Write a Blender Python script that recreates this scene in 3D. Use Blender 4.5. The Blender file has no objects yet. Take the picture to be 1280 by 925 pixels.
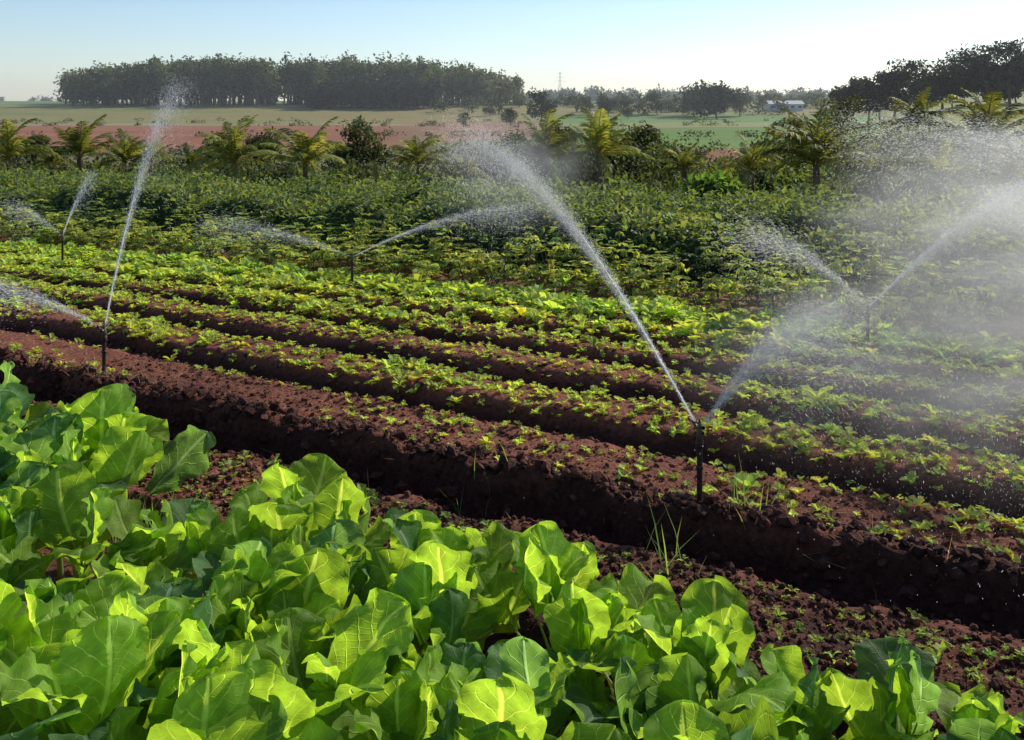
import bpy, math, random
import numpy as np
from mathutils import Vector
R=np.random.default_rng(7); random.seed(7)
sc=bpy.context.scene
sc.view_settings.view_transform='Standard'; sc.view_settings.look='None'; sc.view_settings.exposure=0
COL=sc.collection
# ------------------------------------------------------------ helpers
CA,SA=math.cos(math.radians(29.5)),math.sin(math.radians(29.5))
def uv2xy(u,v): return u*CA+v*SA, -u*SA+v*CA
def xy2uv(x,y): return x*CA-y*SA, x*SA+y*CA
def vnoise(x,y,seed=0):
    x=np.asarray(x,float);y=np.asarray(y,float)
    xi=np.floor(x).astype(np.int64);yi=np.floor(y).astype(np.int64)
    fx=x-xi;fy=y-yi;fx=fx*fx*(3-2*fx);fy=fy*fy*(3-2*fy)
    def h(a,b):
        k=(a*374761393+b*668265263+seed*144269504)&0xffffffff
        k=((k^(k>>13))*1274126177)&0xffffffff
        return ((k^(k>>16))&0xffff)/65535.0
    return (h(xi,yi)*(1-fx)+h(xi+1,yi)*fx)*(1-fy)+(h(xi,yi+1)*(1-fx)+h(xi+1,yi+1)*fx)*fy
def fbm(x,y,seed=0,o=4):
    s=0;a=.5
    for i in range(o):
        s=s+a*(vnoise(x*2**i,y*2**i,seed+i*17)-.5)*2;a*=.5
    return s
def sstep(a,b,x):
    t=np.clip((x-a)/(b-a),0,1);return t*t*(3-2*t)
def make_mesh(name,V,F,col=None,uv=None,mat=None,smooth=False,parent=None):
    V=np.asarray(V,np.float32);F=np.asarray(F,np.int32);k=F.shape[1]
    me=bpy.data.meshes.new(name)
    me.vertices.add(len(V));me.vertices.foreach_set('co',V.ravel())
    me.loops.add(F.size);me.loops.foreach_set('vertex_index',F.ravel())
    me.polygons.add(len(F));me.polygons.foreach_set('loop_start',np.arange(0,F.size,k,dtype=np.int32))
    try: me.polygons.foreach_set('loop_total',np.full(len(F),k,np.int32))
    except Exception: pass
    me.update(calc_edges=True)
    if col is not None:
        c=np.ones((len(V),4),np.float32);c[:,:3]=col
        a=me.color_attributes.new('Col','FLOAT_COLOR','POINT');a.data.foreach_set('color',c.ravel())
    if uv is not None:
        l=me.uv_layers.new(name='UVMap');l.data.foreach_set('uv',np.asarray(uv,np.float32)[F.ravel()].ravel())
    me.polygons.foreach_set('use_smooth',np.full(len(F),smooth,bool))
    ob=bpy.data.objects.new(name,me);COL.objects.link(ob)
    if mat: me.materials.append(mat)
    if parent: ob.parent=parent
    return ob
def empty(name,loc=(0,0,0)):
    e=bpy.data.objects.new(name,None);COL.objects.link(e);e.location=loc;e.empty_display_size=.2;return e
class MB:
    def __init__(s): s.V=[];s.F=[];s.C=[];s.U=[];s.n=0
    def add(s,V,F,C,U=None):
        V=np.asarray(V,float);s.V.append(V);s.F.append(np.asarray(F)+s.n)
        C=np.asarray(C,float)
        if C.ndim==1:C=np.tile(C,(len(V),1))
        s.C.append(C);s.U.append(U if U is not None else np.zeros((len(V),2)));s.n+=len(V)
    def build(s,name,mat,smooth=False,uv=False,parent=None):
        return make_mesh(name,np.concatenate(s.V),np.concatenate(s.F),np.concatenate(s.C),np.concatenate(s.U) if uv else None,mat,smooth,parent)
def rots(yaw,pitch,roll):
    yaw,pitch,roll=np.broadcast_arrays(yaw,pitch,roll)
    cy,sy,cp,sp,cr,sr=np.cos(yaw),np.sin(yaw),np.cos(pitch),np.sin(pitch),np.cos(roll),np.sin(roll)
    z=np.zeros_like(cy);o=np.ones_like(cy)
    Rz=np.stack([cy,-sy,z,sy,cy,z,z,z,o],-1).reshape(-1,3,3)
    Rx=np.stack([o,z,z,z,cp,-sp,z,sp,cp],-1).reshape(-1,3,3)
    Ry=np.stack([cr,z,sr,z,o,z,-sr,z,cr],-1).reshape(-1,3,3)
    return Rz@Rx@Ry
def inst(TV,TF,Rm,pos,scale,col=None):
    n=len(pos);k=len(TV)
    scale=np.asarray(scale,float)
    if scale.ndim==1: scale=scale[:,None]
    V=np.einsum('nij,nkj->nki',Rm,TV[None]*scale[:,None,:])+pos[:,None,:]
    F=(TF[None]+(np.arange(n)*k)[:,None,None]).reshape(-1,TF.shape[1])
    C=None
    if col is not None:C=np.repeat(col,k,axis=0)
    return V.reshape(-1,3),F,C
LV=np.array([[0,0,0],[-.32,.45,.09],[.32,.45,.09],[0,1,-.05]]);LF=np.array([[0,2,3],[0,3,1]])
def tube(P,rad,ns=7):
    P=np.asarray(P,float);n=len(P);T=np.gradient(P,axis=0);T/=np.linalg.norm(T,axis=1)[:,None]+1e-9
    up=np.where(np.abs(T[:,2:3])>.9,np.array([[1.,0,0]]),np.array([[0,0,1.]]))
    A=np.cross(T,up);A/=np.linalg.norm(A,axis=1)[:,None];B=np.cross(T,A)
    a=np.arange(ns)*2*math.pi/ns;rad=np.broadcast_to(np.asarray(rad,float),(n,))
    V=P[:,None]+rad[:,None,None]*(np.cos(a)[None,:,None]*A[:,None]+np.sin(a)[None,:,None]*B[:,None])
    V=V.reshape(-1,3);F=[]
    for i in range(n-1):
        for j in range(ns):
            F.append([i*ns+j,i*ns+(j+1)%ns,(i+1)*ns+(j+1)%ns,(i+1)*ns+j])
    return V,np.array(F)
def jitcol(base,n,sv=.2,hue=.12):
    b=np.asarray(base)[None]*(1+R.normal(0,sv,(n,1)))
    b=b*(1+R.normal(0,hue,(n,3))*np.array([1,.3,.6]))
    return np.clip(b,.004,.9)
# ------------------------------------------------------------ materials
def newmat(n):
    m=bpy.data.materials.new(n);m.use_nodes=True;nt=m.node_tree;nt.nodes.clear();return m,nt
def leafmat(name,trans=.5,tint=(1.9,1.7,.7),rough=.5,veins=False,spec=.3):
    m,nt=newmat(name);N=nt.nodes;L=nt.links
    out=N.new('ShaderNodeOutputMaterial');mix=N.new('ShaderNodeMixShader');mix.inputs[0].default_value=trans
    p=N.new('ShaderNodeBsdfPrincipled');p.inputs['Roughness'].default_value=rough;p.inputs['Specular IOR Level'].default_value=spec
    t=N.new('ShaderNodeBsdfTranslucent');a=N.new('ShaderNodeAttribute');a.attribute_name='Col'
    mul=N.new('ShaderNodeMix');mul.data_type='RGBA';mul.blend_type='MULTIPLY';mul.inputs[0].default_value=1
    mul.inputs[7].default_value=(*tint,1)
    src=a.outputs['Color']
    if veins:
        uvn=N.new('ShaderNodeUVMap');uvn.uv_map='UVMap';sp=N.new('ShaderNodeSeparateXYZ');L.new(uvn.outputs[0],sp.inputs[0])
        def M(op,x,y=None,z=None):
            k=N.new('ShaderNodeMath');k.operation=op
            for i,q in enumerate((x,y,z)):
                if q is None:continue
                if isinstance(q,(int,float)):k.inputs[i].default_value=q
                else:L.new(q,k.inputs[i])
            return k.outputs[0]
        def MR(x,a0,a1,b0=0,b1=1):
            k=N.new('ShaderNodeMapRange');k.interpolation_type='SMOOTHSTEP';L.new(x,k.inputs[0])
            for i,q in enumerate((a0,a1,b0,b1)):k.inputs[i+1].default_value=q
            return k.outputs[0]
        geo=N.new('ShaderNodeNewGeometry')
        nz=N.new('ShaderNodeTexNoise');nz.inputs['Scale'].default_value=16;nz.inputs['Detail'].default_value=2;L.new(geo.outputs['Position'],nz.inputs['Vector'])
        aa=M('MULTIPLY',M('ABSOLUTE',M('SUBTRACT',sp.outputs[0],.5)),2)
        mid=MR(aa,.10,.03)
        w=M('MULTIPLY_ADD',nz.outputs['Fac'],.6,-.3)
        ph=M('ADD',M('SUBTRACT',M('MULTIPLY',sp.outputs[1],6),M('MULTIPLY',M('POWER',aa,.8),2.0)),w)
        tri=M('ABSOLUTE',M('SUBTRACT',M('FRACT',ph),.5))
        side=M('MULTIPLY',MR(tri,.07,.0),MR(aa,1.0,.4,.2,.95))
        ph2=M('ADD',M('ADD',M('MULTIPLY',sp.outputs[1],17),M('MULTIPLY',aa,4.0)),M('MULTIPLY',w,2.5))
        tri2=M('ABSOLUTE',M('SUBTRACT',M('FRACT',ph2),.5))
        v=M('MAXIMUM',M('MAXIMUM',mid,side),M('MULTIPLY',MR(tri2,.1,.0),.22))
        mx=N.new('ShaderNodeMix');mx.data_type='RGBA';L.new(v,mx.inputs[0]);L.new(src,mx.inputs[6])
        br=N.new('ShaderNodeMix');br.data_type='RGBA';br.blend_type='MULTIPLY';br.inputs[0].default_value=1;L.new(src,br.inputs[6]);br.inputs[7].default_value=(2.2,1.75,3.6,1)
        L.new(br.outputs[2],mx.inputs[7])
        mm=N.new('ShaderNodeMix');mm.data_type='RGBA';mm.blend_type='MULTIPLY';mm.inputs[0].default_value=1
        L.new(mx.outputs[2],mm.inputs[6]);gr=N.new('ShaderNodeCombineColor')
        q=MR(nz.outputs['Fac'],.3,.7,.8,1.18)
        for i in range(3):L.new(q,gr.inputs[i])
        L.new(gr.outputs[0],mm.inputs[7]);src=mm.outputs[2]
        bp=N.new('ShaderNodeBump');bp.inputs['Strength'].default_value=.65;bp.inputs['Distance'].default_value=.006
        L.new(M('ADD',M('MULTIPLY',v,-1),M('MULTIPLY',nz.outputs['Fac'],1.3)),bp.inputs['Height']);L.new(bp.outputs[0],p.inputs['Normal']);L.new(bp.outputs[0],t.inputs['Normal'])
    L.new(src,p.inputs['Base Color']);L.new(src,mul.inputs[6]);L.new(mul.outputs[2],t.inputs['Color'])
    L.new(p.outputs[0],mix.inputs[1]);L.new(t.outputs[0],mix.inputs[2]);L.new(mix.outputs[0],out.inputs[0])
    return m
def colmat(name,rough=.9,noise=8,amt=.35,bump=.3,bdist=.02,spec=.2,fixed=None,metal=0):
    m,nt=newmat(name);N=nt.nodes;L=nt.links
    out=N.new('ShaderNodeOutputMaterial');p=N.new('ShaderNodeBsdfPrincipled');L.new(p.outputs[0],out.inputs[0])
    p.inputs['Roughness'].default_value=rough;p.inputs['Specular IOR Level'].default_value=spec;p.inputs['Metallic'].default_value=metal
    geo=N.new('ShaderNodeNewGeometry');nz=N.new('ShaderNodeTexNoise');nz.inputs['Scale'].default_value=noise;nz.inputs['Detail'].default_value=5;nz.inputs['Roughness'].default_value=.65
    L.new(geo.outputs['Position'],nz.inputs['Vector'])
    mr=N.new('ShaderNodeMapRange');L.new(nz.outputs['Fac'],mr.inputs[0]);mr.inputs[1].default_value=.3;mr.inputs[2].default_value=.7;mr.inputs[3].default_value=1-amt;mr.inputs[4].default_value=1+amt
    mx=N.new('ShaderNodeVectorMath');mx.operation='SCALE';L.new(mr.outputs[0],mx.inputs[3])
    if fixed is None:
        a=N.new('ShaderNodeAttribute');a.attribute_name='Col';L.new(a.outputs['Color'],mx.inputs[0])
    else: mx.inputs[0].default_value=fixed
    L.new(mx.outputs[0],p.inputs['Base Color'])
    if bump:
        b=N.new('ShaderNodeBump');b.inputs['Strength'].default_value=bump;b.inputs['Distance'].default_value=bdist
        L.new(nz.outputs['Fac'],b.inputs['Height']);L.new(b.outputs[0],p.inputs['Normal'])
    return m
def volmat(name,dens,aniso,col=(1,1,1)):
    m,nt=newmat(name);N=nt.nodes;out=N.new('ShaderNodeOutputMaterial');s=N.new('ShaderNodeVolumeScatter')
    s.inputs['Density'].default_value=dens;s.inputs['Anisotropy'].default_value=aniso;s.inputs['Color'].default_value=(*col,1)
    nt.links.new(s.outputs[0],out.inputs['Volume']);return m
def cloudmat(name,dens,aniso,nscale):
    m,nt=newmat(name);N=nt.nodes;L=nt.links;out=N.new('ShaderNodeOutputMaterial');s=N.new('ShaderNodeVolumeScatter')
    s.inputs['Anisotropy'].default_value=aniso;s.inputs['Color'].default_value=(1,1,1,1)
    tc=N.new('ShaderNodeTexCoord');ln=N.new('ShaderNodeVectorMath');ln.operation='LENGTH';L.new(tc.outputs['Object'],ln.inputs[0])
    mr=N.new('ShaderNodeMapRange');mr.interpolation_type='SMOOTHSTEP';L.new(ln.outputs['Value'],mr.inputs[0])
    for i,q in enumerate((.98,.05,0,dens)):mr.inputs[i+1].default_value=q
    nz=N.new('ShaderNodeTexNoise');nz.inputs['Scale'].default_value=nscale;nz.inputs['Detail'].default_value=2;L.new(tc.outputs['Object'],nz.inputs['Vector'])
    m2=N.new('ShaderNodeMapRange');L.new(nz.outputs['Fac'],m2.inputs[0])
    for i,q in enumerate((.38,.65,.1,1.8)):m2.inputs[i+1].default_value=q
    mu=N.new('ShaderNodeMath');mu.operation='MULTIPLY';L.new(mr.outputs[0],mu.inputs[0]);L.new(m2.outputs[0],mu.inputs[1]);L.new(mu.outputs[0],s.inputs['Density'])
    L.new(s.outputs[0],out.inputs['Volume']);return m
M_soil=colmat('soil_and_fields',.95,22,.5,1.0,.035,.15)
M_kale=leafmat('collard_leaf',.62,(2.05,1.8,.8),.58,True,.22)
M_crop=leafmat('seedling_leaf',.5,(1.9,1.6,.7),.6)
M_bush=leafmat('bush_leaf',.45,(1.9,1.6,.6),.6)
M_far=leafmat('far_foliage',.25,(1.5,1.4,.8),.8,spec=.1)
M_bark=colmat('bark',.9,12,.35,.6,.03,.2,(.12,.085,.06))
M_metal=colmat('rusty_pipe',.6,40,.5,.3,.003,.4,(.05,.028,.022),.3)
M_brass=colmat('brass_head',.45,60,.3,.1,.002,.5,(.10,.07,.04),.5)
M_wood=colmat('weathered_wood',.9,20,.3,.4,.01,.2,(.22,.2,.17))
M_straw=leafmat('dry_straw',.3,(1.2,1.1,.9),.8)
def sprmat():
    m,nt=newmat('water_droplets');N=nt.nodes;L=nt.links
    out=N.new('ShaderNodeOutputMaterial');mix=N.new('ShaderNodeMixShader');mix.inputs[0].default_value=.65
    p=N.new('ShaderNodeBsdfDiffuse');p.inputs[0].default_value=(.92,.94,.96,1)
    t=N.new('ShaderNodeBsdfTranslucent');t.inputs[0].default_value=(.97,.97,.97,1)
    L.new(p.outputs[0],mix.inputs[1]);L.new(t.outputs[0],mix.inputs[2]);L.new(mix.outputs[0],out.inputs[0]);return m
M_water=sprmat()
# ------------------------------------------------------------ terrain
def far_z(x,y):
    z=np.interp(y,[-60,14,30,48,75,150,250,400,500,700,1000,4000],[0,0,-.45,-3.0,-3.4,-3.4,-3.3,-3.6,1.6,4.6,4.5,6])
    r=x/np.maximum(y,1)
    z=z+sstep(.33,.5,r)*sstep(110,240,y)*6.3*(1-sstep(600,1500,y))
    z=z+fbm(x/60,y/60,5,3)*.5*sstep(60,120,y)+fbm(x/300,y/300,9,2)*2.5*sstep(600,1500,y)
    return z
FUR=[7.6,8.75,9.8,10.7,11.42]
def bed_z(u,v):
    w=v+fbm(u*.7,v*.3,21,3)*.10
    z=np.zeros_like(w)
    for f,dp,wd in zip(FUR,[.20,.18,.17,.15,.11],[.24,.23,.22,.19,.15]):
        z-=dp*np.exp(-((w-f)/wd)**4)
    wj=w+fbm(u*3,v*1.5,31,3)*.16
    z-=.24*sstep(5.6,5.78,wj)*(1-sstep(6.0,6.14,wj))
    z+=.10*sstep(6.02,6.16,wj)*(1-sstep(6.25,6.5,wj))
    z-=.16*(1-sstep(4.45,4.65,w))*sstep(3.9,4.2,w)
    z-=.1*sstep(12.35,12.5,w)*(1-sstep(12.6,12.75,w))
    near=(1-sstep(13,16,v))*sstep(-2,0,v)
    z=z*near
    bank=np.exp(-((w-6.1)/.3)**2)
    rough=.026+.06*bank
    for f in FUR: rough=rough+.014*np.exp(-((w-f)/.3)**2)
    z=z+fbm(u*5,v*5,41,4)*rough*near*1.3+fbm(u*1.3,v*1.3,44,2)*.035*near
    return z
def ter(x,y):
    u,v=xy2uv(x,y);return far_z(x,y)+bed_z(u,v)
def grow(start,step,ratio,end):
    o=[];p=start
    while p<end:
        step*=ratio;p+=step;o.append(p)
    return o
us=np.arange(-16,2.5,.05);us=np.concatenate([-np.array(grow(16,.05,1.045,4200))[::-1],us,grow(us[-1],.05,1.045,3500)])
vs=np.arange(4.2,13,.03);vs=np.concatenate([-np.array(grow(-4.2,.05,1.2,200))[::-1],vs,grow(vs[-1],.03,1.036,4200)])
U,Vv=np.meshgrid(us,vs);X,Y=uv2xy(U,Vv);Z=ter(X,Y)
nv,nu=U.shape;idx=np.arange(nv*nu).reshape(nv,nu)
F=np.stack([idx[:-1,:-1],idx[:-1,1:],idx[1:,1:],idx[1:,:-1]],-1).reshape(-1,4)
def gcol(x,y,u,v,z):
    soil=np.array([.24,.088,.053]);wet_shade=np.array([.055,.022,.016])
    n=fbm(u*1.1,v*1.6,61,4)
    c=soil[None,None]*(1+.4*n[...,None])
    dz=np.clip(-bed_z(u,v)/.14,0,1)
    nearwet=.6*(1-sstep(5.5,5.8,v))*sstep(-6,-2,u+1.5*n)
    wet_shade_m=np.clip(dz+nearwet+.85*np.exp(-((v-6.02)/.28)**2)+.4*sstep(.0,.3,n),0,1)[...,None]  # damp near bed and patches; shade of furrows and ditch wall painted in
    c=c*(1-wet_shade_m)+wet_shade*wet_shade_m
    def blend(c,m,col):
        col=np.array(col);m=np.clip(m,0,1)[...,None];return c*(1-m)+col*m
    nn=fbm(x/14,y/14,71,4);ns=fbm(x/90,y/9,73,4);
    c=blend(c,sstep(12.4,12.7,v),(.20,.11,.06))
    c=blend(c,sstep(26,34,y),(.09,.10,.035))
    c=blend(c,sstep(60,90,y),(.16,.145,.065))
    yy=y+nn*12;r=x/np.maximum(y,1)
    left=1-sstep(-.14,-.08,r+.02*nn)
    c=blend(c,left*sstep(125,130,yy)*(1-sstep(258,268,yy)),(.28,.12,.07))
    c=blend(c,sstep(262,268,yy+6*ns),(.25,.21,.08))
    c=blend(c,sstep(262,268,yy)*sstep(.1,.4,ns),(.15,.18,.06))
    c=blend(c,np.exp(-((yy-279)/5)**2)*left*.7,(.38,.34,.28))
    mid=sstep(-.12,-.08,r)*(1-sstep(.05,.07,r))
    c=blend(c,mid*sstep(150,160,yy)*(1-sstep(330,350,yy)),(.28,.16,.10))
    c=blend(c,(x>10)*(x<40)*sstep(95,100,yy)*(1-sstep(122,127,yy)),(.24,.095,.06))
    g=sstep(.02,.05,r)*(1-sstep(.37,.4,r))
    c=blend(c,g*sstep(128,135,yy)*(1-sstep(235,245,yy)),(.13,.22,.045))
    c=blend(c,g*sstep(240,245,yy)*(1-sstep(300,310,yy)),(.23,.24,.09))
    c=blend(c,g*sstep(305,315,yy)*(1-sstep(420,430,yy)),(.13,.23,.06))
    c=blend(c,sstep(.38,.42,r)*sstep(90,120,y)*(1-sstep(500,600,y)),(.26,.26,.09))
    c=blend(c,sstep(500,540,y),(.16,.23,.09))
    c=blend(c,sstep(850,1200,y),(.20,.25,.22))  # far ground turned pale and bluish, aerial haze put into the colour
    c=c*(1+.25*ns[...,None]*sstep(60,90,y)[...,None])
    return c
C=gcol(X,Y,U,Vv,Z)
make_mesh('ground',np.stack([X,Y,Z],-1).reshape(-1,3),F,C.reshape(-1,3),None,M_soil,True)
# ------------------------------------------------------------ soil clods
import bmesh
bm=bmesh.new();bmesh.ops.create_icosphere(bm,subdivisions=1,radius=1)
ICV=np.array([v.co[:] for v in bm.verts]);ICF=np.array([[v.index for v in f.verts] for f in bm.faces]);bm.free()
mb=MB()
def clods(n,ul,vl,smin,smax,col):
    for k in range(4):
        T=ICV*(1+R.normal(0,.22,(len(ICV),1)))
        m=n//4;u=R.uniform(*ul,m);v=R.uniform(*vl,m)
        x,y=uv2xy(u,v);s=smin+(smax-smin)*R.random(m)**4
        p=np.stack([x,y,ter(x,y)+s*.3],-1)
        a,b,c=inst(T,ICF,rots(R.uniform(0,6,m),R.uniform(0,6,m),0*s),p,np.stack([s,s*R.uniform(.6,1,m),s*.7],-1),jitcol(col,m,.3,.08))
        mb.add(a,b,c)
clods(14000,(-12,1),(4.4,5.75),.006,.035,(.11,.044,.029))
clods(3000,(-12,1),(4.5,5.75),.006,.02,(.20,.077,.048))
clods(8000,(-13,3),(5.8,6.6),.01,.065,(.09,.036,.026))
for f in FUR: clods(2000,(-15,3),(f-.35,f+.35),.01,.035,(.12,.048,.033))
clods(5000,(-9,3),(6.3,7.5),.008,.03,(.17,.066,.042))
mb.build('soil_clods',M_soil,False)
# ------------------------------------------------------------ seedlings and lettuce
def plant_template(nl,seed,l=1.,up=(.2,1.0),wid=.55):
    r=np.random.default_rng(seed);V=[];F=[];n=0
    for i in range(nl):
        L=l*r.uniform(.7,1.1);W=L*wid*r.uniform(.8,1.2);el=r.uniform(*up);yaw=i*2.4+r.uniform(-.4,.4);curl=r.uniform(.6,1.5)
        P=[];ts=[0,.35,.7,1.]
        a=el;y=z=0;prev=0
        for t,w in zip(ts,[.12,.8,1,.35]):
            ds=(t-prev)*L;y+=ds*math.cos(a);z+=ds*math.sin(a);a-=curl*(t-prev) ;prev=t
            for s in (-1,0,1):
                P.append([s*w*W*.5,y,z+(abs(s)*.14*L*w)+(r.normal(0,.035)*L if s else 0)])
        P=np.array(P);c,s_=math.cos(yaw),math.sin(yaw)
        P=np.stack([P[:,0]*c-P[:,1]*s_,P[:,0]*s_+P[:,1]*c,P[:,2]],-1)
        V.append(P)
        for j in range(3):
            for k in range(2):F.append([n+j*3+k,n+j*3+k+1,n+j*3+k+4,n+j*3+k+3])
        n+=12
    return np.concatenate(V),np.array(F)
TPL=[plant_template(8,i,up=(.3,1.2)) for i in range(6)];TSM=[plant_template(5,20+i,wid=.5) for i in range(4)]
def sow(mb,v0,v1,rows,du,size,col,miss=.1,u0=-24,u1=5,tp=TPL,jit=.05):
    for v in np.linspace(v0,v1,rows):
        u=np.arange(u0,u1,du);u=u+R.normal(0,jit,len(u));vv=v+R.normal(0,jit*.8,len(u))-fbm(u*.7,v*.3+0*u,21,3)*.10
        k=(R.random(len(u))>miss)&(vnoise(u*.8,vv*2,88)>miss*1.2);u=u[k];vv=vv[k]
        x,y=uv2xy(u,vv);z=ter(x,y)+.005;g=R.integers(0,len(tp),len(u))
        s=size*R.lognormal(0,.3,len(u))*(.65+.7*vnoise(u*.5,vv,91));cc=jitcol(col,len(u),.2,.08)
        for i,(TV,TF) in enumerate(tp):
            m=g==i
            if m.sum()==0:continue
            n=m.sum();a,b,c=inst(TV,TF,rots(R.uniform(0,6.28,n),R.normal(0,.15,n),R.normal(0,.15,n)),np.stack([x[m],y[m],z[m]],-1),s[m],cc[m])
            mb.add(a,b,c)
yg=(.40,.51,.11)
mb=MB()
sow(mb,6.42,7.35,6,.115,.054,(.39,.49,.11),.22)
sow(mb,7.87,8.46,6,.105,.060,yg,.14)
sow(mb,9.0,9.54,6,.105,.066,yg,.11)
sow(mb,10.03,10.47,5,.105,.078,yg,.07)
sow(mb,10.9,11.24,4,.11,.09,yg,.04)
mb.build('seedling_beds',M_crop)
mb=MB()
sow(mb,11.55,12.4,8,.125,.13,(.34,.47,.095),.0,-28,6)
mb.build('lettuce_bed',M_crop)
mb=MB()
sow(mb,4.75,5.5,9,.055,.03,(.29,.40,.08),.45,-13,1.5,tp=TSM,jit=.03)
sow(mb,4.7,5.6,6,.25,.065,(.30,.42,.09),.55,-13,1.5,tp=TSM,jit=.1)
sow(mb,4.7,5.5,4,.35,.045,(.30,.42,.09),.4,-5,1.5,tp=TPL,jit=.1)
sow(mb,6.15,6.4,2,.4,.06,(.24,.36,.06),.5,-13,3,tp=TSM,jit=.1)
sow(mb,12.5,12.8,4,.25,.12,(.22,.30,.07),.3,-30,8,jit=.12)
mb.build('weed_sprouts',M_crop)
mb=MB();n=2600
u=np.concatenate([R.uniform(-14,3,900),R.uniform(-24,8,1100),R.normal(-8.6,.9,600)]);v=np.concatenate([R.normal(6.35,.3,900),R.normal(12.65,.15,1100),R.normal(6.4,.25,600)])
x,y=uv2xy(u,v);L=R.uniform(.06,.2,n);BV=np.array([[-.01,0,0],[.01,0,0],[0,1,.0]]);BF=np.array([[0,1,2]])
a,b,c=inst(BV,BF,rots(R.uniform(0,6.28,n),np.abs(R.normal(.2,.45,n)),R.uniform(-1,1,n)),np.stack([x,y,ter(x,y)+.01],-1),np.stack([L*2.2,L,L],-1),jitcol((.36,.21,.10),n,.3,.1))
mb.add(a,b,c);mb.build('dry_straw',M_straw)
mb=MB();cs=[(-2.15,6.2,170),(-1.9,6.05,130),(-2.45,6.35,110),(.95,5.75,14),(1.6,6.3,14),(-.2,7.0,10)]
for cx,cy,n in cs:
    x=R.normal(cx,.1,n);y=R.normal(cy,.09,n);L=R.uniform(.14,.42,n);SV=np.array([[-.008,0,0],[.008,0,0],[.006,.5,.0],[-.006,.5,0],[0,1,-.12],[0,1,-.12]]);SF=np.array([[0,1,2,3],[3,2,4,5]])
    a,b,c=inst(SV,SF,rots(R.uniform(0,6.28,n),R.uniform(.9,1.5,n),R.uniform(-.5,.5,n)),np.stack([x,y,ter(x,y)],-1),np.stack([L*1.6,L,L],-1),jitcol((.20,.32,.11),n,.2,.1))
    mb.add(a,b,c)
mb.build('grass_tuft',M_crop)
# ------------------------------------------------------------ collard greens
NU,NV=13,19
def collard_leaf(r):
    W=r.uniform(.40,.52);s=np.linspace(-1,1,NU)[None];q=np.linspace(0,1,NV)[:,None];t=1-(1-q)**1.6
    tt=.02+.98*t
    w=W*(tt**.62)*np.clip(1.0-tt**2.7,0,1)**.5*1.28*(1+.05*np.sin(t*15+r.uniform(0,6)))+.004
    k=r.uniform(.3,1.5)*(1 if r.random()>.3 else -.6)
    dt=np.diff(t,axis=0,prepend=0)
    ang=-k*t**1.4+.0*q
    cy=np.cumsum(np.cos(ang)*dt,0);cz=np.cumsum(np.sin(ang)*dt,0)
    cup=r.uniform(-.05,.45);ph1,ph2=r.uniform(0,6,2);fr=r.uniform(12,20)
    wav=np.where(s<0,np.sin(fr*t+ph1),np.sin(fr*1.15*t+ph2))*np.abs(s)**2*.068*np.sqrt(tt)
    wav=wav+.034*np.sin(fr*2.2*t+ph2+s*2)*np.abs(s)**3
    bl=(vnoise(s*3+r.uniform(0,50),t*5+0*s,3)-.5)*.07*(1-np.abs(s)*.4)
    h=cup*np.abs(s)**1.4*w+wav+bl-.02*np.exp(-(s/.12)**2)
    x=s*w*np.cos(cup*.6*np.abs(s))+(.04*np.sin(t*4+ph1))
    y=cy-np.sin(ang)*h+.03*np.sin(ph1+s*5)*np.abs(s);z=cz+np.cos(ang)*h
    V=np.stack([x+0*y,y,z],-1).reshape(-1,3)
    uv=np.stack([np.broadcast_to(s*.5+.5,(NV,NU)),np.broadcast_to(t,(NV,NU))],-1).reshape(-1,2)
    return V,uv
LID=np.arange(NV*NU).reshape(NV,NU);LFQ=np.stack([LID[:-1,:-1],LID[:-1,1:],LID[1:,1:],LID[1:,:-1]],-1).reshape(-1,4)
rl=np.random.default_rng(5);LT=[collard_leaf(rl) for _ in range(24)]
def rot1(yaw,pitch,roll): return rots(np.array([yaw]),np.array([pitch]),np.array([roll]))[0]
leafmb=MB();stemmb=MB()
def collard(x,y,h,blue):
    z0=float(ter(np.array([x]),np.array([y]))[0]);sh=h*.5
    lean=R.normal(0,.04,2)
    sp=[(x,y,z0-.03),(x+lean[0]*.5,y+lean[1]*.5,z0+sh*.5),(x+lean[0],y+lean[1],z0+sh)]
    a,b=tube(sp,[.018,.016,.011],6);stemmb.add(a,b,(.16,.2,.07))
    nl=R.integers(8,12);yaw0=R.uniform(0,6)
    ls=max(h,.68)
    for i in range(nl):
        f=i/(nl-1);zb=sh*(.35+.65*f)
        yaw=yaw0+i*2.4+R.normal(0,.3);el=math.radians(30+52*f**.9+R.normal(0,9))
        pl=(.23-.10*f)*R.uniform(.8,1.2)*h/.75;bl=(.41-.08*f+ (0 if f<.85 else -.07))*R.uniform(.75,1.2)*ls/.78
        el2=el-R.uniform(-.2,.2)
        b0=np.array([x+lean[0]*f,y+lean[1]*f,z0+zb]);d=np.array([-math.sin(yaw),math.cos(yaw)])
        p1=b0+pl*.5*np.array([d[0]*math.cos(el),d[1]*math.cos(el),math.sin(el)]);p2=p1+pl*.5*np.array([d[0]*math.cos(el2),d[1]*math.cos(el2),math.sin(el2)])
        p3=p2+bl*.25*np.array([d[0]*math.cos(el2),d[1]*math.cos(el2),math.sin(el2)])-np.array([0,0,.004])
        a,b=tube([b0,p1,p2,p3],[.008,.006,.005,.003],5);stemmb.add(a,b,(.28,.38,.17))
        V,uv=LT[R.integers(0,24)]
        Rm=rot1(yaw,el2,R.normal(0,.35));mir=1 if R.random()>.5 else -1
        VV=(V*np.array([mir,1,1])*bl)@Rm.T+p2
        k=R.random()
        base=np.array([.205,.35,.042]) if k>blue else np.array([.11,.225,.07])
        base=base*R.uniform(.8,1.25)*(1+.25*(f-.5))
        leafmb.add(VV,LFQ,base,uv)
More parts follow.
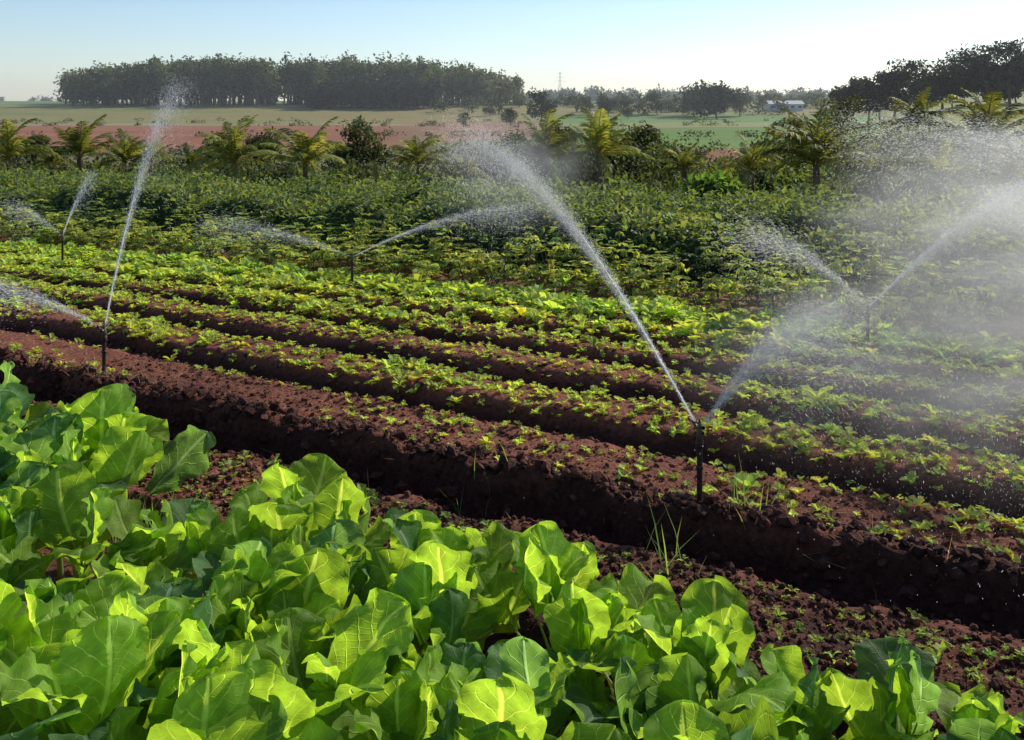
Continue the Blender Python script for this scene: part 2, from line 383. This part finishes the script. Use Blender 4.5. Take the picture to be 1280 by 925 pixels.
for v,step in ((3.92,.38),(3.5,.37),(3.08,.38),(2.64,.38),(2.2,.42),(1.8,.46)):
    u=-8.5
    while u<2.8:
        uu=u+R.normal(0,.06);vv=v+R.normal(0,.08)
        x,y=uv2xy(uu,vv);u+=step
        if math.hypot(x,y)<1.75 or y<.6:continue
        if v>3.8 and (-5.1<uu<-3.8): continue
        if v>3.4 and (-4.8<uu<-4.1): continue
        h=.82*R.uniform(.8,1.15)*(1.05 if uu<-4.6 else 1)
        h*=float(np.interp(uu,[-2.0,-.9,0,2],[1,.82,.76,.8]))
        if v<2: h*=.8
        collard(x,y,h,.15+(.25 if uu<-4.6 else 0)+(.22 if vnoise(uu*1.5,vv*1.5,5)>.6 else 0))
par=empty('collard_greens')
leafmb.build('leaves',M_kale,True,True,par);stemmb.build('stems',M_crop,True,False,par)
# ------------------------------------------------------------ cassava + bush rows
def leaves(mb,x,y,z,size,col,pm=.1,ps=.6,sv=.22,hue=.12):
    n=len(x);s=size*R.uniform(.6,1.3,n)
    a,b,c=inst(LV,LF,rots(R.uniform(0,6.28,n),R.normal(pm,ps,n),R.normal(0,.5,n)),np.stack([x,y,z],-1),s,jitcol(col,n,sv,hue))
    mb.add(a,b,c)
mb=MB();st=MB()
for v,sp,hh,cl in ((12.95,.38,.42,(.36,.44,.12)),(13.55,.40,.58,(.31,.39,.11)),(14.2,.42,.70,(.25,.33,.10))):
    for u in np.arange(-30,10,sp):
        uu=u+R.normal(0,.1);vv=v+R.normal(0,.1)
        if R.random()<.06:continue
        x,y=uv2xy(uu,vv);z=float(ter(np.array([x]),np.array([y]))[0]);h=hh*R.uniform(.7,1.25)
        if uu>-4:h*=1.15
        for k in range(3):
            ex,ey=x+R.normal(0,.12),y+R.normal(0,.12)
            a,b=tube([(x,y,z),(ex,ey,z+h*.8)],[.01,.005],4);st.add(a,b,(.10,.07,.04))
        nl=28
        cx=x+R.normal(0,.16,nl);cy=y+R.normal(0,.16,nl);cz=z+h*(1-.8*R.random(nl)**1.2)
        yaw=R.uniform(0,6.28,nl);S=R.uniform(.08,.15,nl);cc=jitcol(cl,nl,.22,.1);pt=R.normal(-.25,.45,nl)
        for j in range(5):
            a,b,c=inst(LV*np.array([.8,1,1]),LF,rots(yaw+(j-2)*.75,pt,R.normal(0,.15,nl)),np.stack([cx,cy,cz],-1),S,cc);mb.add(a,b,c)
par=empty('cassava_row');mb.build('leaves',M_crop,parent=par);st.build('stems',M_bark,parent=par)
def bh(u,v):
    rows=.5+.5*np.cos((v-15.35+fbm(u*.25,v*.1,3,2)*.5)*2*math.pi/1.25)
    return (.62+.42*rows**.6+.55*fbm(u*.9,v*1.1,14,3))*(1+.15*fbm(u*.2,v*.2,77,2))
mb=MB();us2=np.arange(-44,14,.2);vs2=np.arange(14.75,21.5,.2);U2,V2=np.meshgrid(us2,vs2);X2,Y2=uv2xy(U2,V2)
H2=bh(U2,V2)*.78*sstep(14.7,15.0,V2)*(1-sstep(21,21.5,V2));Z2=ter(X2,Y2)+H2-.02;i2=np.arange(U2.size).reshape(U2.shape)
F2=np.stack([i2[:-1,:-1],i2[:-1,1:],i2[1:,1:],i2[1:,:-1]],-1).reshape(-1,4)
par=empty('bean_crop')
make_mesh('dark_core',np.stack([X2,Y2,Z2],-1).reshape(-1,3),F2,np.tile([.035,.055,.022],(U2.size,1)),None,M_soil,True,par)  # dark mound added under the leaves, painted shade that blocks see-through
n=95000;u=R.uniform(-40,12,n);v=14.75+6.7*R.random(n)**1.35;x,y=uv2xy(u,v);H=bh(u,v)
z=ter(x,y)+H*np.where(v<15.3,R.uniform(.15,1.04,n),1.06-.34*R.random(n)**1.5)
g=vnoise(u*.35,v*.9,33);cl=np.array([.115,.175,.062])[None]*(1-g[:,None])+np.array([.225,.295,.11])[None]*g[:,None]
leaves(mb,x,y,z,.135,np.array([1.,1,1]),.1,.55);mb.C[-1]*=np.repeat(cl,4,axis=0)/.9
mb.build('leaves',M_bush,parent=par)
# ------------------------------------------------------------ trees
def leafblob(mb,c,rad,n,size,col,sv=.2,shell=.35,ps=.7):
    d=R.normal(0,1,(n,3));d/=np.linalg.norm(d,axis=1)[:,None];rr=(shell+(1-shell)*R.random(n)**.5)
    rr=rr*(1+.2*np.sin(d[:,0]*5+c[0])+.15*np.sin(d[:,2]*6+c[1]))
    p=np.asarray(c)[None]+d*rr[:,None]*np.asarray(rad)[None]
    leaves(mb,p[:,0],p[:,1],p[:,2],size,col,0,ps,sv,.1)
def gz(x,y): return float(ter(np.array([float(x)]),np.array([float(y)]))[0])
def tree(name,x,y,H,W,trunk,col,nleaf=2500,ls=.3,ncl=16,far=False,flat=.5,z0=None,mb_t=None,mb_l=None):
    z0=gz(x,y) if z0 is None else z0
    own=mb_t is None
    if own: mb_t=MB();mb_l=MB()
    base=np.array([0,0,-.1]) if own else np.array([x,y,z0])
    ch=H-trunk
    top=base+np.array([R.normal(0,W*.04),R.normal(0,W*.04),trunk+ch*.45])
    mid=base+(top-base)*.5+np.array([R.normal(0,W*.03),0,0])
    a,b=tube([base,mid,top],[H*.028,H*.02,H*.009],6);mb_t.add(a,b,(.1,.08,.06))
    for i in range(ncl):
        th=R.uniform(0,6.28);q=R.random()**.5;zz=R.uniform(-.5,.5)
        rr=W*.5*(1-.5*abs(zz)*1.4)*q*.8
        c=base+np.array([math.cos(th)*rr,math.sin(th)*rr,trunk+ch*(.52+zz*.82)])
        s=W*R.uniform(.15,.26)
        if own:
            st_=base+(top-base)*R.uniform(.5,1)
            a,b=tube([st_,(st_+c)/2+np.array([0,0,-.03*H]),c],[H*.009,H*.006,H*.002],4);mb_t.add(a,b,(.1,.08,.06))
        cc=np.array(col)*R.uniform(.6,1.35)
        leafblob(mb_l,c,(s,s,s*flat*1.3),nleaf//ncl,ls,cc)
    if own:
        e=empty(name,(x,y,z0));mb_t.build('trunk_and_limbs',M_bark,parent=e);mb_l.build('crown',M_far if far else M_bush,parent=e)
        return e
def P(px,py,D): return (px-640)/1200*D, D, 2.8-(py-130)/1200*D
def frond(mb,b0,yaw,el,L,col,droop=1.3,nl=26,lw=.04):
    ts=np.linspace(0,1,12);a=el;p=np.array(b0,float);pts=[p.copy()];d=np.array([math.cos(yaw),math.sin(yaw),0])
    for t in ts[1:]:
        p=p+L/11*(d*math.cos(a)+np.array([0,0,math.sin(a)]));a-=droop/11*(.4+1.2*t);pts.append(p.copy())
    pts=np.array(pts);V,F=tube(pts,np.linspace(.03,.006,12)*L/2,4);mb.add(V,F,np.array(col)*np.array([1.4,1.1,1]))
    t=np.linspace(.15,.99,nl);P0=np.stack([np.interp(t,ts,pts[:,i]) for i in range(3)],-1)
    side=np.array([-d[1],d[0],0])
    for sg in (-1,1):
        ll=L*.26*np.sin(math.pi*(t*.8+.15))**.7*R.uniform(.75,1.15,nl)
        tn=np.gradient(P0,axis=0);tn/=np.linalg.norm(tn,axis=1)[:,None]
        dr=sg*side[None]*.7+tn*.8+np.array([0,0,-.22])[None]+R.normal(0,.1,(nl,3));dr/=np.linalg.norm(dr,axis=1)[:,None]
        mdp=P0+dr*ll[:,None]*.5;tip=P0+dr*ll[:,None]-np.array([0,0,.22])*ll[:,None]
        w=tn*lw*L/2.2
        V=np.stack([P0-w*.5,P0+w*.5,mdp+w,mdp-w,tip,tip+w*.1],1).reshape(-1,3)
        F=(np.array([[0,1,2,3],[3,2,5,4]])[None]+(np.arange(nl)*6)[:,None,None]).reshape(-1,4)
        mb.add(V,F,np.repeat(jitcol(col,nl,.2,.08),6,axis=0))
def palm(px,ptop,pbot,wpx,D,col=(.17,.20,.055),nf=24):
    x,y,zt=P(px,ptop,D);zg=gz(x,y);zb=P(px,pbot,D)[2];L=wpx/1200*D*.72
    zc=zb*.5+zt*.5;zc=max(zc,zg+.3)
    col=np.array(col)*R.uniform(.7,1.2)
    e=empty('palm_tree',(x,y,zg));t=MB();l=MB();h=zc-zg
    lx=R.normal(0,.1)
    a,b=tube([(0,0,-.1),(lx*.3,0,h*.5),(lx,0,h)],[.2,.15,.12],8);t.add(a,b,(.1,.08,.06));t.build('trunk',M_bark,True,parent=e)
    for i in range(nf):
        f=i/(nf-1);frond(l,(lx,0,h),i*2.4+R.normal(0,.2),math.radians(88-75*f+R.normal(0,9)),L*R.uniform(.75,1.1),np.array(col)*R.uniform(.6,1.4),R.uniform(.8,1.7))
    l.build('fronds',M_bush,parent=e)
for a in [(15,168,228,85,40),(100,172,222,80,43),(150,180,225,60,45),(192,178,222,50,46),(298,170,235,90,40),(385,174,235,95,40),(518,180,232,70,41),(578,200,240,50,40),(682,162,235,95,40),(752,163,228,90,41),(1022,158,255,125,34),(1098,190,258,90,32),(1148,132,182,75,66),(1228,150,225,130,36),(940,190,235,70,40),(1265,205,260,80,31),(1170,200,262,80,32),(240,188,230,50,42),(62,185,228,45,44),(860,188,235,55,42)]:
    palm(*a)
par=empty('shrub_thicket');mb=MB()
def thick(px0,px1,ptop,D0,D1,n,col,rs=1.2):
    for i in range(n):
        px=R.uniform(px0,px1);D=R.uniform(D0,D1);top=ptop+R.normal(0,8);x,y,zt=P(px,top,D);zg=gz(x,y)
        h=max(zt-zg,.8);r=rs*R.uniform(.7,1.3)
        for k in range(3):
            leafblob(mb,(x+R.normal(0,r*.5),y+R.normal(0,r*.5),zg+h*.5+R.normal(0,.1)),(r,r,h*.55),140,.28,np.array(col)*1.25*R.uniform(.5,1.5),ps=.8)
thick(-60,230,200,52,66,26,(.055,.07,.03));thick(230,600,202,52,66,36,(.05,.07,.03));thick(590,870,182,52,66,50,(.042,.06,.025))
thick(860,1000,200,50,62,22,(.075,.10,.035));thick(960,1420,172,48,62,60,(.055,.075,.03));thick(-80,1400,228,44,50,90,(.06,.09,.03),.9)
thick(980,1300,222,36,40,20,(.065,.095,.03),.9);thick(600,860,172,60,75,26,(.04,.055,.025),1.5)
mb.build('leaves',M_bush,parent=par)
for (px,top,D,wp,trp,col) in [(443,146,64,85,.3,(.05,.07,.033)),(272,164,75,55,.8,(.06,.07,.03)),(330,163,75,58,.8,(.055,.07,.03)),(800,160,60,85,.8,(.055,.07,.03)),(640,163,66,65,.8,(.055,.07,.033)),(700,150,80,60,.8,(.06,.07,.03)),(1050,120,75,85,1.2,(.08,.095,.04)),(1000,143,70,70,1,(.085,.10,.04)),(895,222,26,75,.2,(.09,.17,.04)),(40,172,80,60,.8,(.06,.075,.03)),(850,185,60,55,.5,(.06,.08,.03)),(1180,158,60,85,1,(.07,.09,.035)),(1110,163,60,75,1,(.065,.085,.035))]:
    x,y,zt=P(px,top,D);zg=gz(x,y);tree('broadleaf_tree',x,y,zt-zg,wp/1200*D,trp,col,3200,.26,18)
for (px,top,D,wp,col) in [(676,112,330,40,(.05,.06,.042)),(760,118,420,34,(.07,.085,.055)),(785,124,400,22,(.06,.08,.05)),(822,116,430,34,(.07,.09,.055)),(896,103,400,70,(.04,.055,.038)),(868,110,420,50,(.05,.065,.045)),(925,116,420,30,(.065,.08,.055)),(638,135,280,26,(.055,.065,.038)),(612,128,420,20,(.08,.09,.06)),(580,141,260,18,(.06,.07,.04)),(735,120,430,20,(.09,.1,.07)),(1010,118,600,28,(.11,.13,.10)),(965,120,620,30,(.11,.13,.10))]:  # farthest crowns paler, haze mixed into their colour
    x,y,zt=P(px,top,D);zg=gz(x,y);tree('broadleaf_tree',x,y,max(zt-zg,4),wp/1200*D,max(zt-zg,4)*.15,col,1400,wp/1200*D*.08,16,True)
for (px,top,D,wp) in [(1060,103,240,44),(1085,98,245,50),(1118,90,240,48),(1145,70,235,66),(1178,76,240,55),(1205,66,235,64),(1235,58,232,64),(1262,55,235,64),(1290,60,235,55),(1325,62,235,60),(1220,88,250,60),(1160,98,250,50),(1270,86,250,60),(1100,106,255,44),(1190,100,252,50),(1250,104,250,50)]:
    x,y,zt=P(px,top,D);zg=gz(x,y);H=max(zt-zg,5);tree('umbrella_tree',x,y,H,wp/1200*D*1.15,H*.3,(.038,.047,.036),2400,.9,20,True,.45)
T=MB();Lm=MB()
for i in range(330):
    px=R.uniform(80,648);D=R.uniform(500,600)
    k=np.interp(px,[78,95,130,270,330,450,560,610,650],[94,90,86,70,78,76,76,92,102])+R.normal(0,4)
    x,y,zt=P(px,k,500);x*=D/500;zg=gz(x,D);H=max(8,(130-k)/1200*500+2.8-1.6)*R.uniform(.9,1.04)
    col=np.array([.10,.125,.05])*R.uniform(.4,1.7) if px<590 else np.array([.14,.16,.085])*R.uniform(.7,1.3)  # right end paler, hazy light put into the crown colour
    tree('',x,D,H,R.uniform(10,15),H*.15 if D>515 else H*.25,col,300,2.0,14,True,1.1,zg,T,Lm)
for i in range(70):
    px=R.uniform(388,545);D=R.uniform(470,495);x=(px-640)/1200*D;H=np.interp(px,[385,420,545],[9,14,13])*R.uniform(.85,1.1);zg=gz(x,D)
    tree('',x,D,H,R.uniform(8,11),H*.1,np.array([.028,.038,.022])*R.uniform(.7,1.3),240,1.7,9,True,.9,zg,T,Lm)
par=empty('eucalyptus_forest');T.build('trunks',M_bark,parent=par);Lm.build('crowns',M_far,parent=par)
T=MB();Lm=MB()
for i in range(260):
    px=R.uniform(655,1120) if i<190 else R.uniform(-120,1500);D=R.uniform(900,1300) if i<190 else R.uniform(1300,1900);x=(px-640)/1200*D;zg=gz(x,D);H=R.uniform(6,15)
    tree('',x,D,H,R.uniform(12,26),H*.05,np.array([.11,.14,.115])*R.uniform(.8,1.2),100,3.8,7,True,.8,zg,T,Lm)  # pale bluish crowns, haze painted into the base colour
for i in range(130):
    px=R.uniform(545,1150);D=R.uniform(430,560);x=(px-640)/1200*D;zg=gz(x,D);H=R.uniform(2.5,7)
    tree('',x,D,H,R.uniform(5,12),H*.05,np.array([.075,.095,.05])*R.uniform(.7,1.2),100,1.6,6,True,.8,zg,T,Lm)
par=empty('distant_trees');T.build('trunks',M_bark,parent=par);Lm.build('crowns',M_far,parent=par)
Lm=MB()
for i in range(130):
    D=R.choice([125,180,262,300,345])+R.normal(0,3);px=R.uniform(-60,1040);x=(px-640)/1200*D;zg=gz(x,D);r=R.uniform(.5,1.4)
    leafblob(Lm,(x,D,zg+r*.4),(r*1.6,r,r*.7),60,.5,np.array([.10,.115,.055])*R.uniform(.6,1.3))
Lm.build('scrub',M_far)
# ------------------------------------------------------------ shed, pylon, pole
def box(mb,x0,x1,y0,y1,z0,z1,c):
    V=[(x,y,z) for x in(x0,x1) for y in(y0,y1) for z in(z0,z1)];F=[[0,1,3,2],[4,6,7,5],[0,4,5,1],[2,3,7,6],[0,2,6,4],[1,5,7,3]];mb.add(V,F,c)
M_paint=colmat('painted_wall',.7,2,.08,0,.01,.3)
x,y,_=P(980,140,460);zg=gz(x,y)+.2;e=empty('farm_shed',(x,y,zg))
m=MB();box(m,-8,8,-4,4,-1,3.0,(.62,.61,.58));m.build('walls',M_paint,parent=e)
m=MB();m.add([(-8.6,-4.7,2.9),(8.6,-4.7,2.9),(8.6,0,4.6),(-8.6,0,4.6),(-8.6,4.7,2.9),(8.6,4.7,2.9)],[[0,1,2,3],[3,2,5,4]],(.6,.6,.6));m.build('roof',M_paint,parent=e)
m=MB()
for k in (-6.5,-3,3,6.5):box(m,k-.8,k+.8,-4.06,-4.02,1.0,2.2,(.05,.06,.07))
box(m,-1,1,-4.06,-4.02,-.5,2.2,(.08,.05,.04));m.build('windows_and_door',M_paint,parent=e)
x,y,_=P(700,130,1300);zg=gz(x,y);e=empty('power_pylon',(x,y,zg));m=MB();H=42
for sx in(-1,1):
    for sy in(-1,1):
        a,b=tube([(sx*4,sy*4,0),(sx*1.2,sy*1.2,H*.6),(sx*.3,sy*.3,H)],.22,4);m.add(a,b,(.3,.32,.34))
for i in range(8):
    z0_=H*.6*i/8;z1_=H*.6*(i+1)/8;w0=4-2.8*i/8;w1=4-2.8*(i+1)/8
    for s in(-1,1):
        a,b=tube([(s*w0,-w0,z0_),(-s*w1,-w1,z1_)],.14,4);m.add(a,b,(.3,.32,.34))
for zz,w in((H*.68,8),(H*.8,6.5),(H*.92,5)):
    a,b=tube([(-w,0,zz),(0,0,zz+1.2),(w,0,zz)],.2,4);m.add(a,b,(.3,.32,.34))
m.build('lattice',colmat('galvanised_steel',.6,5,.1,0,.01,.3,(.22,.24,.26)),parent=e)
x,y,zt=P(603,166,50);zg=gz(x,y);a,b=tube([(0,0,-.2),(.03,0,(zt-zg)*.5),(.05,0,zt-zg)],[.07,.06,.05],8);m=MB();m.add(a,b,(.2,.2,.2));o=m.build('wooden_pole',M_wood,True);o.location=(x,y,zg)
# ------------------------------------------------------------ sprinklers
def sprinkler(x,y,zn,az):
    zg=gz(x,y);h=zn-zg;e=empty('irrigation_sprinkler',(x,y,zg))
    m=MB()
    a,b=tube([(0,0,-.1),(0,0,h-.06)],.02,12);m.add(a,b,(.1,.1,.1))
    for z0_,z1_,r in((h-.12,h-.06,.029),(.0,.05,.034),(h*.5,h*.5+.03,.025)):
        a,b=tube([(0,0,z0_),(0,0,z0_+.005),(0,0,z1_-.005),(0,0,z1_)],[r*.8,r,r,r*.8],10);m.add(a,b,(.1,.1,.1))
    m.build('riser_pipe',M_metal,True,parent=e)
    d=np.array([math.cos(az),math.sin(az),0]);m=MB()
    a,b=tube([(0,0,h-.06),(0,0,h-.03),(0,0,h-.01),(0,0,h+.02)],[.022,.028,.022,.013],12);m.add(a,b,(.1,.1,.1))
    c=np.array([0,0,h-.005]);a,b=tube([c-d*.04,c,c+d*.05+np.array([0,0,.03]),c+d*.085+np.array([0,0,.052])],[.012,.016,.011,.008],10);m.add(a,b,(.1,.1,.1))
    s=np.array([-d[1],d[0],0])
    a,b=tube([c-d*.07+s*.02+np.array([0,0,.05]),c+np.array([0,0,.055]),c+d*.07+s*.02+np.array([0,0,.055]),c+d*.11+s*.01+np.array([0,0,.06])],[.014,.007,.006,.012],8);m.add(a,b,(.1,.1,.1))
    a,b=tube([c+np.array([0,0,.0]),c+np.array([0,0,.085])],.006,8);m.add(a,b,(.1,.1,.1))
    th=np.linspace(0,6.28*5,60);a,b=tube(np.stack([np.cos(th)*.012,np.sin(th)*.012,h+.01+.055*th/31.4],-1),.0018,4);m.add(a,b,(.1,.1,.1))
    m.build('impact_head',M_brass,True,parent=e)
# ------------------------------------------------------------ water
spray=empty('water_spray')
def closed_tube(P_,rad,ns=14):
    V,F=tube(P_,rad,ns);n=len(P_);V=np.vstack([V,np.asarray(P_)[0],np.asarray(P_)[-1]]);F=list(map(list,F));T=[]
    for f in F:T+=[[f[0],f[1],f[2]],[f[0],f[2],f[3]]]
    for j in range(ns):
        T.append([n*ns,(j+1)%ns,j]);T.append([n*ns+1,(n-1)*ns+j,(n-1)*ns+(j+1)%ns])
    return V,np.array(T)
vm={}
def vol(V,F,d,name):
    k=round(d,3)
    if k not in vm: vm[k]=volmat('mist_%g'%k,k,.55)
    make_mesh(name,V,F,None,None,vm[k],True,spray)
def vjet(A,B,h,r0,r1,d,drop=.5):
    A=np.array(A,float);B=np.array(B,float)
    for te,rk,dk,sg in ((.42,.8,1.0,0),(.62,.8,.5,.1),(.8,1.0,.28,.35),(.98,1.35,.12,.8)):
        t=np.linspace(0,te,20);q=t/te
        p=A[None]+(B-A)[None]*t[:,None]+np.array([0,0,1.])[None]*(4*h*t*(1-t)-drop*sg*t**2.5*.5)[:,None]
        rad=r0+r1*rk*t**1.3;rad=rad*np.clip(1-q**3,0.02,1)**.9*(1+.10*np.sin(t*23+rk*9)*t)
        V,F=closed_tube(p,rad);vol(V,F,d*dk,'mist_jet')
bm=bmesh.new();bmesh.ops.create_icosphere(bm,subdivisions=3,radius=1)
SPV=np.array([v.co[:] for v in bm.verts]);SPF=np.array([[v.index for v in f.verts] for f in bm.faces]);bm.free()
def vcloud(c,s,d,ns=2.2):
    o=make_mesh('mist_cloud',SPV,SPF,None,None,cloudmat('mist_cloud',d,.6,ns),True,spray);o.location=c;o.scale=s
DV=np.array([[-.5,0,0],[.5,0,0],[.5,1,0],[-.5,1,0]]);DF=np.array([[0,1,2,3]])
def drops(mb,p,d,ln,wd):
    n=len(p);d=d/np.linalg.norm(d,axis=1)[:,None];r=R.normal(0,1,(n,3));s=np.cross(d,r);s/=np.linalg.norm(s,axis=1)[:,None]
    gzv=ter(p[:,0],p[:,1]);k=p[:,2]>gzv+.02;p,d,s=p[k],d[k],s[k];n=len(p);ln=np.broadcast_to(ln,k.shape)[k] ;wd=np.broadcast_to(wd,k.shape)[k]
    q=p[:,None,:]+DV[None,:,0:1]*s[:,None,:]*wd[:,None,None]+DV[None,:,1:2]*d[:,None,:]*ln[:,None,None]
    mb.add(q.reshape(-1,3),(DF[None]+(np.arange(n)*4)[:,None,None]).reshape(-1,4),(.9,.9,.9))
def jet(mb,A,B,h,n,s1=.25,tc=.35,fall=.6,drift=(0,0,0),power=.8,wd=.0019,s0=.006,core=.0055):
    A=np.array(A,float);B=np.array(B,float)
    f=lambda t:A[None]+(B-A)[None]*t[:,None]+np.array([0,0,1.])[None]*(4*h*t*(1-t))[:,None]
    ts=np.linspace(0,tc,26)
    if core: 
        V,F=tube(f(ts)+R.normal(0,.0015,(26,3)),np.linspace(core,core*.5,26),6);mb.add(V,F,(.9,.9,.9))
    t=R.random(n)**power;p=f(t);e=.002;d=f(t+e)-f(t-e)
    sig=s0+s1*t**1.7
    p=p+R.normal(0,1,(n,3))*sig[:,None]*np.array([1,1,.8])
    fl=R.exponential(1,n)*fall*t**2*(R.random(n)<.65);p[:,2]-=fl;p+=np.array(drift)[None]*(fl*1.0)[:,None]
    d=d/np.linalg.norm(d,axis=1)[:,None];d[:,2]-=np.clip(fl*1.2,0,3);d+=R.normal(0,.12,(n,3))
    drops(mb,p,d,R.uniform(.008,.03,n)*(.5+t),wd*R.uniform(.5,1.2,n))
def cone(mb,A,B,h,n,s1,wd=.0017):
    jet(mb,A,B,h,n,s1,.1,.35,power=.65,wd=wd,s0=.01,core=0)
def mist(mb,c,s,n,wd=.0015):
    p=np.array(c)[None]+R.normal(0,1,(n,3))*np.array(s)[None]
    d=np.tile([.15,.1,-1.],(n,1))+R.normal(0,.35,(n,3));drops(mb,p,d,R.uniform(.003,.014,n),wd*R.uniform(.6,1.2,n))
A=(1.29,6.6,.55);Lp=(-4.1,9.65,.53);B=(4.15,11.2,.42);Cc=(-2.49,14.95,.41);Dd=(-8.1,17.3,.42);E=(6.7,3.55,.55)
for q,az in ((A,2.0),(Lp,1.3),(B,.4),(Cc,.5),(Dd,1.0),(E,1.7)):sprinkler(q[0],q[1],q[2],az)
w=MB()
jet(w,A,(-.95,14,2.4),.62,24000,.25,.3,.5,(.3,0,0))
vjet(A,(-1.1,14.4,2.4),.62,.012,.28,1.5,1.2)
cone(w,A,(2.7,7.7,1.0),.25,9000,.28)
vjet(A,(3.1,8.1,1.15),.25,.012,.45,1.6,.4)
mist(w,(3.6,8.6,.75),(1.0,1.3,.45),9000);mist(w,(5.6,10.5,1.1),(1.3,1.8,.6),10000);mist(w,(3.6,6.2,.5),(.8,.8,.4),5000)
vcloud((4.3,8.3,.45),(3.2,2.7,1.2),.34,3);vcloud((6.2,11.2,1.2),(3.2,3.2,1.7),.32,3);vcloud((0,12.5,1.9),(1.4,2.2,1.0),.14,3)
jet(w,Lp,(-3.95,11.5,3.05),.45,8000,.10,.35,.4,(.0,0,0))
vjet(Lp,(-3.92,11.6,3.15),.45,.010,.14,1.6,.3)
cone(w,Lp,(-5.9,9.9,.95),.15,5000,.14)
vjet(Lp,(-6.2,9.95,.95),.15,.01,.28,1.6,.3)
jet(w,B,(7.6,11.9,2.3),.3,15000,.22,.35,.8,wd=.0021);vjet(B,(7.8,11.9,2.3),.3,.012,.42,1.2,1)
cone(w,B,(2.9,12.4,1.2),.2,6000,.22);vjet(B,(2.7,12.4,1.2),.2,.012,.38,1.0,.5)
jet(w,E,(4.6,13.5,2.45),.75,26000,.20,.3,.6,(.3,0,0),wd=.0021);vjet(E,(4.5,13.9,2.4),.75,.012,.42,1.2,1)
jet(w,Cc,(.35,15.5,1.15),.18,5000,.08,.4,.25);vjet(Cc,(.4,15.5,1.15),.18,.012,.2,1.2,.3)
cone(w,Cc,(-4.9,15.2,.95),.12,3000,.15);vjet(Cc,(-5.2,15.2,.95),.12,.012,.34,.9,.3)
jet(w,Dd,(-7.7,17.6,1.55),.1,2500,.06,.5,.3);vjet(Dd,(-7.6,17.6,1.6),.1,.01,.13,1.0,.2)
cone(w,Dd,(-9.2,17.4,1.0),.1,2500,.15);vjet(Dd,(-9.4,17.4,1.0),.1,.01,.3,.8,.3)
w.build('droplets',M_water,parent=spray)
m=MB();box(m,-2600,2600,85,2600,-12,55,(1,1,1))
make_mesh('sky_haze',np.concatenate(m.V),np.concatenate(m.F),None,None,volmat('air_haze',.00026,.3,(.93,.97,1)),False)
# ------------------------------------------------------------ light, sky, camera
el,az=math.radians(31),math.radians(48)
sd=Vector((math.sin(az)*math.cos(el),math.cos(az)*math.cos(el),math.sin(el)))
ld=bpy.data.lights.new('sun','SUN');ld.energy=5;ld.angle=math.radians(.53);ld.color=(1,.93,.80)
lo=bpy.data.objects.new('sun',ld);COL.objects.link(lo);lo.rotation_euler=sd.to_track_quat('Z','Y').to_euler()
wd=bpy.data.worlds.new('World');sc.world=wd;wd.use_nodes=True;nt=wd.node_tree
bg=nt.nodes['Background'];sk=nt.nodes.new('ShaderNodeTexSky');sk.sky_type='NISHITA';sk.sun_disc=False
sk.sun_elevation=el;sk.sun_rotation=az;sk.altitude=800;sk.air_density=1.0;sk.dust_density=.5;sk.ozone_density=3
nt.links.new(sk.outputs[0],bg.inputs[0]);bg.inputs[1].default_value=.145
cd=bpy.data.cameras.new('camera');cd.sensor_width=36;cd.lens=33.75;cd.shift_y=-.26;cd.clip_start=.05;cd.clip_end=8000
co=bpy.data.objects.new('camera',cd);COL.objects.link(co);co.location=(0,0,2.8);co.rotation_euler=(math.radians(90),0,0);sc.camera=co
